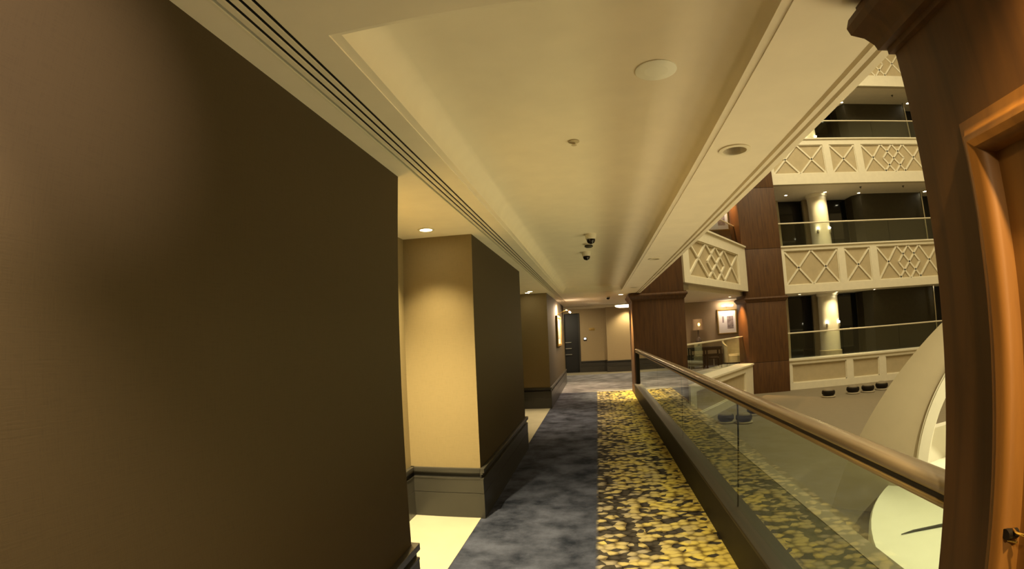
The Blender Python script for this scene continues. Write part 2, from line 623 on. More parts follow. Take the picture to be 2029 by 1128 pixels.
baseboard('baseboard_left', 'black baseboard along the foot of the large dark left wall', bb_wrap(-1.0, -3.4, 2.48, -1.62, False, True))
baseboard('baseboard_left', 'grey capped baseboard wrapping the brightly lit pillar', bb_wrap(-1.0, 4.15, 6.85, -1.62, True, True))
baseboard('baseboard_left', 'grey capped baseboard at the niche back beside the lit pillar', [((-1.62, 2.48), (-1.62, 4.15), 1, 0)])
baseboard('baseboard_left', 'black baseboard wrapping the farther picture pillar', bb_wrap(-1.0, 10.65, 16.0, -1.62, True, True))
baseboard('baseboard_left', 'dark baseboard at the back of the farther niche', [((-1.62, 6.85), (-1.62, 10.65), 1, 0)])
baseboard('baseboard_end', 'dark baseboard under the tan wall right of the doorway', [((-0.63, 20.1), (0.40, 20.1), 0, -1)])
baseboard('baseboard_end', 'dark baseboard under the lit forward wall section', [((0.37, 19.62), (1.75, 19.62), 0, -1)])
baseboard('baseboard_end', 'dark baseboard behind the console table', [((1.75, 20.1), (7.0, 20.1), 0, -1)])

# ceiling: flat pieces around the tray, tray with cove
TX0, TX1, TY0, TY1 = -0.695, 0.632, 1.15, 11.15
b = B()
Z1 = CZ + 0.35
b.box((-1.75, -3.6, CZ), (-0.912, 15.0, Z1))
b.box((-0.788, -3.6, CZ), (TX0, 15.0, Z1))
b.box((TX0, -3.6, CZ), (TX1, TY0, Z1))
b.box((TX0, TY1, CZ), (TX1, 15.0, Z1))
b.box((-0.912, 14.2, CZ), (-0.788, 15.0, Z1))
b.box((-3.3, 15.0, CZ), (0.985, 16.7, Z1))
struct('ceiling', b, M['plaster'], 'flat cream plaster ceiling border of the corridor', 'ceiling')
b = B()
b.box((TX1, -3.6, CZ), (0.985, 15.0, Z1))
beam = struct('ceiling', b, M['plaster'], 'flat cream beam soffit between the tray and the atrium edge', 'ceiling')
b = B()
BH = ((0.772, 2.47), (0.788, 6.38), (0.83, 10.5))
for hx, hy in BH:
    b.lathe([(0.062, CZ - 0.1), (0.062, CZ + 0.07)], (hx, hy, 0), 32)
drill(beam, b)
b = B()
prof = [(0.0, CZ), (0.001, CZ + 0.004), (0.028, CZ + 0.012), (0.030, CZ + 0.018)]
for k in range(1, 9):
    a = PI / 2 * k / 8
    prof.append((0.030 + 0.185 * (1 - math.cos(a)), CZ + 0.018 + 0.128 * math.sin(a)))
prof += [(0.218, CZ + 0.146)]
rings = []
for ins, z in prof:
    rings.append([b.bm.verts.new(p) for p in ((TX0 + ins, TY0 + ins, z), (TX1 - ins, TY0 + ins, z), (TX1 - ins, TY1 - ins, z), (TX0 + ins, TY1 - ins, z))])
for k in range(len(rings) - 1):
    for i in range(4):
        j = (i + 1) % 4
        b.bm.faces.new((rings[k][j], rings[k][i], rings[k + 1][i], rings[k + 1][j]))
b.bm.faces.new(rings[-1][::-1])
tray = struct('ceiling', b, M['plaster'], 'shallow coved ceiling tray over the corridor', 'ceiling', smooth=True)
b = B()
b.prism([(0.985, CZ), (0.990, CZ + 0.014), (1.002, CZ + 0.014), (1.006, CZ - 0.004), (1.030, CZ - 0.006), (1.033, CZ + 0.012),
         (1.043, CZ + 0.012), (1.048, CZ - 0.010), (1.09, CZ - 0.010), (1.096, CZ + 0.0), (1.096, CZ + 1.7), (0.985, CZ + 1.7)], 'Y', -3.6, 13.35)
struct('trim_1', b, M['plaster'], 'stepped cream moulding along the atrium edge of the ceiling', 'trim')
b = B()
b.box((-3.3, 16.7, CZ + 0.06), (1.3, 20.5, CZ + 0.35))
b.box((-3.3, 16.6, CZ - 0.03), (1.3, 16.72, CZ + 0.35))
struct('ceiling', b, M['plaster'], 'ceiling over the cross corridor in front of the end wall', 'ceiling')
b = B()
b.prism([(0.985, 13.1), (2.45, 13.1), (5.35, 17.8), (6.4, 17.8), (6.4, 20.5), (1.3, 20.5), (1.3, 16.6), (0.985, 16.6)][::-1], 'Z', 2.50, 2.75)
struct('ceiling', b, M['plaster'], 'ceiling of the corner lounge behind the diagonal balcony', 'ceiling')
b = B()
b.box((-1.75, -3.6, Z1), (1.09, 16.7, Z1 + 0.1))
struct('ceiling', b, M['plaster'], 'slab above the corridor ceiling', 'ceiling')

# linear slot diffuser
t = thing('slot_diffuser', 'long linear air diffuser with four black slots along the ceiling', 'air vent', (-0.85, -3.5, CZ))
slots = [-0.8955, -0.8640, -0.8320, -0.8005]
edges = [-0.912] + [v for s in slots for v in (s - 0.0075, s + 0.0075)] + [-0.788]
for k in range(0, len(edges), 2):
    rbox('blade', (edges[k], -3.5, CZ), (edges[k + 1], 14.2, CZ + 0.006), M['trim'], t)
for s in slots:
    rbox('slot', (s - 0.0085, -3.5, CZ + 0.03), (s + 0.0085, 14.2, CZ + 0.036), M['black'], t)
rbox('plenum', (-0.912, -3.5, CZ + 0.036), (-0.788, 14.2, CZ + 0.10), M['black'], t)


# ================================================================== COLUMNS
def column(name, label, x0, x1, y0, y1, z0, z1, bands, panel=None, capital=True):
    t = thing(name, label, 'column', ((x0 + x1) / 2, (y0 + y1) / 2, z0))
    zs = [z0] + bands + [z1]
    for k in range(len(zs) - 1):
        g = 0.006
        rbox('veneer_panel', (x0, y0, zs[k] + (g if k else 0)), (x1, y1, zs[k + 1] - g), M['wood'], t, 0.006)
    for z in bands:
        rbox('joint', (x0 + 0.012, y0 + 0.012, z - 0.008), (x1 - 0.012, y1 - 0.012, z + 0.008), M['black'], t)
    if capital:
        b = B()
        rings = []
        for ov, z in ((0.0, 2.235), (0.012, 2.24), (0.012, 2.255), (0.03, 2.262), (0.034, 2.28), (0.050, 2.31), (0.075, 2.335), (0.08, 2.36), (0.072, 2.385), (0.05, 2.395), (0.05, 2.415), (0.0, 2.418)):
            rings.append([b.bm.verts.new(p) for p in ((x0 - ov, y0 - ov, z), (x1 + ov, y0 - ov, z), (x1 + ov, y1 + ov, z), (x0 - ov, y1 + ov, z))])
        for k in range(len(rings) - 1):
            for i in range(4):
                j = (i + 1) % 4
                b.bm.faces.new((rings[k][i], rings[k][j], rings[k + 1][j], rings[k + 1][i]))
        b.link('capital_moulding', M['wood'], t)
    return t


c1 = column('wooden_column', 'dark mahogany column at the far end of the glass balustrade', 0.88, 2.14, 12.1, 13.3, -0.85, 13.0, [0.2, 2.28, 4.1, 8.0])
c2 = column('wooden_column', 'mahogany column across the atrium between the diagonal and straight balconies', 5.19, 6.62, 17.2, 18.4, -0.85, 13.0, [0.2, 2.30, 4.05, 6.2, 8.0])
c3 = column('wooden_column', 'near mahogany column with a framed panel at the right edge', 0.88, 2.14, -0.10, 1.178, -0.85, 13.0, [2.55])
# framed panel on the near column's corridor face
xf = 0.88


yo0, yo1, zo0, zo1 = 0.09, 0.998, 0.30, 1.957
b = B()
rings = []
for ins, pr in ((0.0, -0.002), (0.0, 0.004), (0.020, 0.010), (0.040, 0.030), (0.052, 0.046), (0.066, 0.052), (0.080, 0.046), (0.094, 0.024), (0.098, -0.002)):
    rings.append([b.bm.verts.new(p) for p in ((xf - pr, yo0 + ins, zo0 + ins), (xf - pr, yo1 - ins, zo0 + ins), (xf - pr, yo1 - ins, zo1 - ins), (xf - pr, yo0 + ins, zo1 - ins))])
for k in range(len(rings) - 1):
    for i in range(4):
        j = (i + 1) % 4
        b.bm.faces.new((rings[k][i], rings[k][j], rings[k + 1][j], rings[k + 1][i]))
bmesh.ops.recalc_face_normals(b.bm, faces=b.bm.faces[:])
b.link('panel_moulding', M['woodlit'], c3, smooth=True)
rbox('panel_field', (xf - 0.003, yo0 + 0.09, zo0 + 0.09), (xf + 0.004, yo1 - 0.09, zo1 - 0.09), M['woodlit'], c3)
# brass latch on the panel
t = thing('brass_latch', 'small brass latch on the framed panel of the near column', 'latch', (0.855, 0.90, 1.07))
B().tube([(0.862, 0.965, 1.080), (0.852, 0.93, 1.078), (0.850, 0.905, 1.076)], 0.0035, 8).link('bar', M['brass'], t, smooth=True)
B().tube([(0.858, 0.900, 1.088), (0.850, 0.882, 1.088), (0.858, 0.850, 1.088)], 0.003, 8).link('bar', M['brass'], t, smooth=True)
B().tube([(0.860, 0.918, 1.066), (0.851, 0.905, 1.064), (0.860, 0.888, 1.064)], 0.003, 8).link('bar', M['brass'], t, smooth=True)
B().lathe([(0.012, 0.842), (0.012, 0.87)], (0, 0.905, 1.078), 14, 'X').link('boss', M['curb'], t, smooth=True)

# ================================================================== NEAR BALUSTRADE
t = thing('glass_balustrade', 'glass balustrade with tan wooden handrail along the atrium edge', 'railing', (0.95, 1.18, 0))
y0, y1 = 1.18, 12.1
rbox('curb', (0.862, y0, 0.0), (1.05, y1, 0.262), M['curb'], t)
rbox('curb_cap', (0.858, y0, 0.262), (1.05, y1, 0.29), M['curbcap'], t, 0.006)
prof = []
for k in range(20):
    a = 2 * PI * k / 20
    cx_, cz_ = math.cos(a), math.sin(a)
    prof.append((0.940 + 0.042 * math.copysign(abs(cx_) ** 0.6, cx_), 1.0845 + 0.0255 * math.copysign(abs(cz_) ** 0.7, cz_)))
B().prism(prof, 'Y', y0, y1 + 0.02).link('handrail', M['rail'], t, smooth=True)
rbox('rail_neck', (0.906, y0, 1.048), (0.974, y1, 1.064), M['curbcap'], t)
rbox('lower_bead', (0.901, y0, 1.030), (0.979, y1, 1.050), M['bead'], t, 0.006)
joints = [y0 + 0.005, 3.45, 5.8, 8.1, 10.2, y1 - 0.01]
for k in range(len(joints) - 1):
    rbox('glass_pane', (0.939, joints[k] + 0.004, 0.285), (0.951, joints[k + 1] - 0.004, 1.04), M['glass'], t)
for k in range(1, len(joints) - 1):
    rbox('pane_joint', (0.940, joints[k] - 0.003, 0.285), (0.950, joints[k] + 0.003, 1.04), M['curb'], t)
rbox('end_post', (0.90, 12.02, 0.0), (0.99, 12.09, 1.05), M['curb'], t)

# ledge outside the glass
b = B()
b.box((1.56, 1.178, -0.30), (1.69, 12.1, 0.13))
b.box((1.56, -6, -0.30), (1.69, -0.1, 0.13))
b.box((0.87, -3.6, -0.3), (1.05, 12.1, -0.001))
struct('trim_2', b, M['slab'], 'plaster ledge outside the glass along the atrium edge', 'ledge')
b = B()
b.box((1.05, 1.178, -0.28), (1.56, 12.1, 0.125))
b.box((1.05, -6, -0.28), (1.56, -0.1, 0.125))
struct('trim_3', b, M['stone'], 'dark mottled stone shelf just outside the glass', 'ledge')
b = B()
b.box((0.9, -6, -0.9), (1.55, 12.4, -0.3))
struct('wall_right', b, M['recess'], 'low wall under the ledge down to the atrium slab', 'wall')

# ================================================================== ATRIUM SLAB
SZ = -0.85
holes = [(7.07, 15.13), (8.01, 15.33), (8.53, 15.31), (9.15, 15.51), (3.12, 12.50), (3.52, 12.30), (4.10, 13.30), (4.62, 13.55)]
b = B()
b.box((-1.7, -8, SZ - 0.4), (18, 19.5, SZ))
slab = struct('floor', b, M['slab'], 'beige atrium slab dotted with dark round bowls', 'floor')
hl = ['dark round bowl on the atrium slab nearest the far column, beyond the rail', 'second dark round bowl from the far column, beyond the rail',
      'third dark round bowl from the far column, beyond the rail', 'dark round bowl half hidden by the edge of the arched wall',
      'dark round bowl seen through the glass just left of the pane joint', 'dark round bowl seen through the glass just right of the pane joint',
      'third dark round bowl seen through the glass, close under the handrail', 'small-looking farthest dark round bowl seen through the glass']
for (hx, hy), lb in zip(holes, hl):
    t = thing('stone_bowl', lb, 'bowl', (hx, hy, SZ), 'round bowls on the atrium slab')
    B().lathe([(0.15, SZ), (0.215, SZ + 0.015), (0.215, SZ + 0.04), (0.16, SZ + 0.05)], (hx, hy, 0), 28).link('foot_ring', M['shell'], t, smooth=True)
    B().lathe([(0.15, SZ + 0.045), (0.20, SZ + 0.10), (0.205, SZ + 0.16), (0.19, SZ + 0.20), (0.17, SZ + 0.205), (0.15, SZ + 0.17), (0.02, SZ + 0.16)], (hx, hy, 0), 28).link('bowl_body', M['curb'], t, smooth=True)
    B().lathe([(0.165, SZ + 0.18), (0.15, SZ + 0.23), (0.09, SZ + 0.265), (0.01, SZ + 0.275)], (hx, hy, 0), 24).link('lid', M['slab'], t, smooth=True)

# ================================================================== ARCHED PAVILION
A0 = Vector((2.951, 6.165, 0))
an = math.radians(50)
nv = Vector((math.cos(an), math.sin(an), 0))
tv = Vector((-math.sin(an), math.cos(an), 0))
OC, OR_ = (-4.05, -1.765), 4.165
IC, IR_ = (-3.19, -0.335), 2.155
pav = thing('arched_pavilion', 'large beige arched wall with a round white-rimmed opening on the atrium slab', 'pavilion', (6.05, 3.56, SZ))


def pp(tc_, z, d):
    v = A0 + tv * tc_ + nv * d
    return (v.x, v.y, z)


def ring_plate(c0, r0, c1, r1, d0, d1, zmin, n=120):
    """plate between two arcs, cut flat at zmin"""
    b = B()
    o0 = math.asin((zmin - c0[1]) / r0)
    i0 = math.asin((zmin - c1[1]) / r1)
    P = []
    for k in range(n + 1):
        f = k / n
        a = o0 + (PI - 2 * o0) * f
        e = i0 + (PI - 2 * i0) * f
        # angle runs from the far right foot to the left foot
        P.append(((c0[0] + r0 * math.cos(a), c0[1] + r0 * math.sin(a)), (c1[0] + r1 * math.cos(e), c1[1] + r1 * math.sin(e))))
    V = []
    for (po, pi_) in P:
        V.append([b.bm.verts.new(pp(po[0], po[1], d0)), b.bm.verts.new(pp(pi_[0], pi_[1], d0)),
                  b.bm.verts.new(pp(po[0], po[1], d1)), b.bm.verts.new(pp(pi_[0], pi_[1], d1))])
    for k in range(n):
        p, q = V[k], V[k + 1]
        for f in ((p[0], p[1], q[1], q[0]), (p[2], q[2], q[3], p[3]), (p[0], q[0], q[2], p[2]), (p[1], p[3], q[3], q[1])):
            b.bm.faces.new(f)
    for p in (V[0], V[-1]):
        b.bm.faces.new((p[0], p[2], p[3], p[1]))
    bmesh.ops.recalc_face_normals(b.bm, faces=b.bm.faces[:])
    return b


ring_plate(OC, OR_, IC, IR_, 0.0, 0.22, SZ).link('arch_wall', M['shell'], pav)
ring_plate(IC, IR_ + 0.015, IC, IR_ - 0.10, -0.045, 0.24, SZ).link('rim_moulding', M['white'], pav, label='white rim of the round opening')
ring_plate(IC, IR_ + 0.035, IC, IR_ + 0.012, -0.03, 0.02, SZ).link('rim_bead', M['white'], pav)
PC, PR, PZ = (6.22, 2.78), 4.05, -0.50
B().lathe([(PR, SZ), (PR, PZ - 0.03), (PR - 0.02, PZ), (0.2, PZ)], (PC[0], PC[1], 0), 96).link('platform', M['white'], pav, smooth=True, label='bright pale round platform')
# low curved parapet on the platform edge behind the opening
b = B()
n = 60
V = []
for k in range(n + 1):
    a = math.radians(117 - 155 * k / n)
    V.append([b.bm.verts.new((PC[0] + r * math.cos(a), PC[1] + r * math.sin(a), z)) for r, z in ((4.10, PZ), (4.12, -0.055), (3.98, -0.055), (3.96, PZ))])
for k in range(n):
    p, q = V[k], V[k + 1]
    for i in range(4):
        j = (i + 1) % 4
        b.bm.faces.new((p[i], p[j], q[j], q[i]))
b.bm.faces.new(V[0])
b.bm.faces.new(V[-1][::-1])
bmesh.ops.recalc_face_normals(b.bm, faces=b.bm.faces[:])
b.link('curved_parapet', M['white'], pav, smooth=True)
# cable lying on the platform
b = B()
b.tube([(2.79, 4.325, PZ + 0.010), (2.94, 4.350, PZ + 0.012), (3.24, 4.356, PZ + 0.014), (4.2, 4.34, PZ + 0.014)], [0.004, 0.012, 0.016, 0.016], 8)
o = b.link('floor_cable', M['olive'], smooth=True)
o['label'] = 'thin grey cable lying across the bright pale platform'
o['category'] = 'cable'


# ================================================================== BALCONY FRONTS
CP = [((0, 0), (.36, 1)), ((.32, 0), (0, 1)), ((.32, 0), (.68, 1)), ((.68, 0), (.32, 1)), ((.68, 0), (1, 1)), ((1, 0), (.64, 1)),
      ((.5, 0), (.33, .5)), ((.33, .5), (.5, 1)), ((.5, 0), (.67, .5)), ((.67, .5), (.5, 1))]
AP = [((0, 0), (.5, 1)), ((.5, 0), (0, 1)), ((.5, 0), (1, 1)), ((1, 0), (.5, 1))]
XP = [((0, 0), (1, 1)), ((1, 0), (0, 1))]


def balcony(name, label, org, ang, length, zt, zb, panels, lattice, pt, pb, inset=0.0):
    """front in a local frame: u along the front, outward = -v"""
    t = thing(name, label, 'balcony', (org[0], org[1], zb))
    c, s = math.cos(ang), math.sin(ang)

    def W(u, v, z):
        return (org[0] + c * u - s * v, org[1] + s * u + c * v, z)

    def lb(nm, u0, u1, v0, v1, z0, z1, mat):
        b = B()
        b.box((u0, v0, z0), (u1, v1, z1))
        for q in b.bm.verts:
            q.co = Vector(W(*q.co))
        return b.link(nm, mat, t)
    lb('backing', min(inset, 0.25), length, 0.07, 0.20, zb, zt - 0.02, M['recess'])
    lb('top_board', 0, length, 0.0, 0.07, pt, zt, M['lattice'])
    lb('bottom_board', 0, length, 0.0, 0.07, zb, pb, M['lattice'])
    lb('ledge', inset, length, -0.05, 0.55 if zt < 1 else 0.2, zt, zt + 0.05, M['lattice'])
    ends = [0] + [v for p_ in panels for v in p_[:2]] + [length]
    for k in range(0, len(ends), 2):
        if ends[k + 1] - ends[k] > 0.01:
            lb('stile', ends[k], ends[k + 1], 0.0, 0.07, pb, pt, M['lattice'])
    nrm = Vector((s, -c, 0))
    for (u0, u1, kind) in panels:
        wd = u1 - u0
        # thin bead inside the frame
        for nm_, q in (('bead', (u0, u1, pt - 0.03, pt)), ('bead', (u0, u1, pb, pb + 0.03)), ('bead', (u0, u0 + 0.03, pb, pt)), ('bead', (u1 - 0.03, u1, pb, pt))):
            lb(nm_, q[0], q[1], 0.03, 0.07, q[2], q[3], M['lattice'])
        if lattice:
            for (p, q) in {'C': CP, 'A': AP, 'X': XP}[kind]:
                b = B()
                b.bar(W(u0 + p[0] * wd, 0.068, pt - p[1] * (pt - pb)), W(u0 + q[0] * wd, 0.068, pt - q[1] * (pt - pb)), 0.058, 0.040, nrm)
                b.link('lattice_bar', M['lattice'], t)
    return t, W


FPAN = [(0.13, 2.22, 'A'), (2.48, 3.54, 'X'), (3.82, 6.55, 'C'), (6.85, 7.9, 'X')]
fo = (6.66, 17.4)
far = []
for k, (zt, zb, pt, pb, lat, nm) in enumerate(((0.15, -0.85, 0.03, -0.62, False, 'lowest cream balcony front with plain recessed panels, across the atrium'),
                                               (4.08, 2.47, 3.96, 2.75, True, 'lattice balcony front one floor up across the atrium'),
                                               (8.02, 6.34, 7.82, 6.73, True, 'lattice balcony front two floors up across the atrium'),
                                               (11.95, 10.22, 11.75, 10.66, True, 'topmost visible lattice balcony front across the atrium'))):
    far.append(balcony('balcony_front', nm, fo, 0.0, 9.5, zt, zb, FPAN, lat, pt, pb))
da = math.atan2(4.68, 2.92)
do = (2.81 - 1.15 * math.cos(da), 13.18 - 1.15 * math.sin(da))
dr = (2.81 - 0.05 * math.cos(da), 13.18 - 0.05 * math.sin(da))
DPAN = [(0.40, 4.90, 'C')]
diag = []
for k, (zt, zb, pt, pb, lat, nm) in enumerate(((0.15, -0.85, -0.02, -0.62, False, 'low diagonal cream balcony front in the corner below the lounge'),
                                               (4.10, 2.62, 3.78, 2.80, True, 'diagonal lattice balcony front above the corner lounge'),
                                               (8.02, 6.55, 7.72, 6.75, True, 'upper diagonal lattice balcony front near the top of the corner'))):
    diag.append(balcony('balcony_front', nm, do, da, 5.80, zt, zb, DPAN, lat, pt, pb, 1.15 if k == 0 else 0.25))


def far_rail(name, label, org, ang, length, zf, v=0.5, joint=2.4, post=False):
    t = thing(name, label, 'railing', (org[0], org[1], zf))
    c, s = math.cos(ang), math.sin(ang)

    def W(u, v_, z):
        return (org[0] + c * u - s * v_, org[1] + s * u + c * v_, z)
    B().tube([W(0, v, zf + 1.09), W(length, v, zf + 1.09)], 0.026, 10).link('handrail', M['trim'], t, smooth=True)
    n = max(1, int(round(length / joint)))
    for k in range(n):
        b = B()
        b.box((length * k / n + 0.01, v - 0.006, zf + 0.2), (length * (k + 1) / n - 0.01, v + 0.006, zf + 1.07))
        for q in b.bm.verts:
            q.co = Vector(W(*q.co))
        b.link('glass_pane', M['farglass'], t)
    return t


for zf, nm in ((0.0, 'straight glass railing on the lowest balcony across the atrium'), (3.93, 'straight glass railing one floor up across the atrium'),
               (7.87, 'straight glass railing two floors up across the atrium')):
    far_rail('glass_railing', nm, fo, 0.0, 9.5, zf)
for zf, nm in ((0.0, 'diagonal glass railing in front of the lounge table'), (3.93, 'diagonal glass railing one floor above the lounge')):
    far_rail('glass_railing', nm, dr, da, 5.35, zf)

# ================================================================== FAR SIDE ROOMS (three levels)
for k, (zf, zc) in enumerate(((0.0, 2.49), (3.93, 6.36), (7.87, 10.26))):
    b = B()
    if k:
        b.box((2.2, 17.6, zf - 0.25), (16.5, 20.6, zf))
        struct('floor', b, M['carpet_grey'], 'far corridor floor, level %s above the viewer' % ('one', 'two')[k - 1], 'floor')
    b = B()
    b.box((6.64, 17.61, zc), (16.5, 20.6, zc + 0.2))
    struct('ceiling', b, M['plaster'], ('cream soffit above the lowest far balcony', 'cream soffit above the middle far balcony', 'cream soffit above the upper far balcony')[k], 'ceiling')
    lv = ('lowest', 'middle', 'upper')[k]
    # dark windows either side of the round column
    for wi, (x0, x1) in enumerate(((7.75, 8.85), (9.75, 10.9))):
        t = thing('window_%d' % (1 + wi + 2 * k), 'black night window %s the round column on the %s far level' % (('left of', 'right of')[wi], lv), 'window', ((x0 + x1) / 2, 20.1, zf))
        t['kind'] = 'structure'
        rbox('pane', (x0, 20.08, zf + 0.0), (x1, 20.10, zc - 0.02), M['void'], t)
        rbox('frame', (x0, 20.05, zf), (x0 + 0.04, 20.12, zc - 0.02), M['olive'], t)
        rbox('frame', (x1 - 0.04, 20.05, zf), (x1, 20.12, zc - 0.02), M['olive'], t)
    b = B()
    b.box((7.2, 19.9, zf), (7.75, 20.2, zc))
    b.box((8.85, 19.9, zf), (9.75, 20.2, zc))
    struct('wall_far', b, M['recess'], 'tan wall strips between the night windows, %s far level' % lv, 'wall')
    b = B()
    b.prism([(10.9, 20.2), (10.9, 19.55), (11.15, 19.2), (14.05, 19.2), (14.3, 19.5), (14.3, 20.2)], 'Z', zf, zc)
    struct('wall_far', b, M['olive'], 'dark olive wall block right of the windows, %s far level' % lv, 'wall')
    b = B()
    b.box((14.3, 19.9, zf), (16.5, 20.2, zc))
    struct('wall_far', b, M['black'], 'dark opening wall beyond the olive block, %s far level' % lv, 'wall')
    # round column
    t = thing('round_column', 'cream round column between black windows on the %s far level' % lv, 'column', (9.17, 19.25, zf), 'round cream columns')
    B().lathe([(0.39, zf + 0.30), (0.39, zc - 0.12)], (9.17, 19.25, 0), 40).link('shaft', M['lattice'], t, smooth=True)
    B().lathe([(0.44, zf), (0.44, zf + 0.30), (0.40, zf + 0.32)], (9.17, 19.25, 0), 40).link('base', M['recess'], t, smooth=True)
    B().lathe([(0.40, zc - 0.12), (0.44, zc - 0.06), (0.44, zc)], (9.17, 19.25, 0), 40).link('capital', M['lattice'], t, smooth=True)
    rbox('rear_pier', (9.17, 19.45, zf), (9.66, 19.9, zc), M['recess'], t)
    # sconce pair on the column
    if True:
        zs = zf + (1.28, 0.96, 0.75)[k]
        for si, sx in enumerate((-0.26, 0.26)):
            yy = 19.25 - math.sqrt(0.39 ** 2 - sx ** 2)
            t = thing('wall_sconce', '%s little sconce on the round column, %s far level' % (('left', 'right')[si], lv), 'sconce', (9.17 + sx, yy, zs), 'column sconces')
            B().lathe([(0.035, zs - 0.10), (0.045, zs + 0.02), (0.03, zs + 0.05)], (9.17 + sx, yy - 0.05, 0), 14).link('cup', M['steel'], t, smooth=True)
            B().lathe([(0.012, zs + 0.05), (0.035, zs + 0.07), (0.030, zs + 0.115), (0.008, zs + 0.13)], (9.17 + sx, yy - 0.05, 0), 14).link('bulb', M['bulbfar'], t, smooth=True)
    # steel post at the railing joint
    t = thing('door_post', 'slim pale post beside the olive block, %s far level' % lv, 'post', (13.93, 19.0, zf), 'slim pale posts')
    rbox('shaft', (13.91, 18.98, zf + 0.04), (13.96, 19.03, zc), M['steel'], t)
    rbox('foot', (13.88, 18.95, zf), (13.99, 19.06, zf + 0.04), M['steel'], t)


def downlight(label, x, y, zc, r=0.045, mat='bulb', group=None):
    t = thing('downlight', label, 'downlight', (x, y, zc), group)
    b = B()
    b.lathe([(r * 1.35, zc), (r * 1.35, zc - 0.006), (r * 1.0, zc - 0.008), (r * 0.98, zc)], (x, y, 0), 24, cap=False)
    b.link('trim_ring', M['trim'], t, smooth=True)
    if mat:
        B().lathe([(r * 0.97, zc - 0.001), (r * 0.97, zc - 0.004), (r * 0.4, zc - 0.006)], (x, y, 0), 24).link('lamp_face', M[mat], t, smooth=True)
    else:
        B().lathe([(r * 0.97, zc + 0.058), (r * 0.97, zc + 0.064)], (x, y, 0), 24).link('dark_baffle', M['black'], t)
    return t


far_dl = {0: [(7.8, 'far left'), (9.35, 'above the round column'), (11.0, 'left end of the olive block'), (14.2, 'beside the slim post')],
          1: [(7.8, 'far left'), (9.35, 'above the round column'), (11.0, 'left end of the olive block'), (14.2, 'beside the slim post')],
          2: [(11.0, 'left end of the olive block'), (14.25, 'beside the slim post')]}
for k, zc in enumerate((2.49, 6.36, 10.26)):
    lv = ('lowest', 'middle', 'upper')[k]
    for x, d in far_dl[k]:
        yy = 18.85 if d == 'above the round column' or k == 0 else 19.15
        downlight('bright downlight in the %s far soffit, %s' % (lv, d), x, yy - 0.1, zc, 0.055 if d != 'beside the slim post' else 0.08, 'bulbfar', 'far soffit downlights')
    spot('column_wash', (9.2, 18.2, zc - 0.05), 150, 110, 0.8, 0.05, (9.2, 19.0, zc - 2.2), (1.0, 0.80, 0.42))
    for x in (7.8, 11.0, 14.2):
        spot('soffit_spot', (x, 18.7, zc - 0.03), 5, 130, 0.7, 0.05, (x, 18.7, 0), (1.0, 0.8, 0.45))
for (x, y, zc, d) in ((10.57, 18.1, 6.36, 'left sprinkler dot under the middle far soffit'), (12.5, 18.1, 6.36, 'right sprinkler dot under the middle far soffit'),
                      (13.0, 18.3, 10.26, 'sprinkler dot under the upper far soffit')):
    t = thing('sprinkler_head', d, 'sprinkler', (x, y, zc), 'far soffit sprinklers')
    B().lathe([(0.045, zc), (0.045, zc - 0.015), (0.02, zc - 0.03)], (x, y, 0), 14).link('escutcheon', M['olive'], t, smooth=True)
    B().lathe([(0.012, zc - 0.03), (0.012, zc - 0.06), (0.03, zc - 0.065)], (x, y, 0), 12).link('deflector', M['olive'], t, smooth=True)

# shells that close the atrium
b = B()
b.box((16.5, -8, -0.85), (16.7, 20.6, 14.4))
struct('wall_right', b, M['recess'], 'plain wall closing the right side of the atrium', 'wall')
b = B()
b.box((1.1, -8.2, -0.85), (16.7, -8, 14.4))
struct('wall_back', b, M['recess'], 'plain wall closing the atrium behind the viewer', 'wall')
b = B()
b.box((1.0, -8.2, 14.2), (16.7, 20.6, 14.4))
struct('ceiling', b, M['plaster'], 'atrium roof', 'ceiling')
b = B()
b.box((1.3, 20.6, 2.5), (16.7, 20.8, 14.4))
struct('wall_far', b, M['black'], 'dark outer wall behind the far balconies', 'wall')
b = B()
b.box((0.985, -8, 4.1), (1.09, 13.0, 14.4))
struct('wall_right', b, M['recess'], 'plain wall above the corridor edge', 'wall')
b = B()
b.box((1.75, 20.3, 3.93), (7.2, 20.5, 6.5))
struct('wall_end', b, M['endwall'], 'brown back wall of the lounge one floor up', 'wall')

# ================================================================== CORNER LOUNGE
LY = 19.35


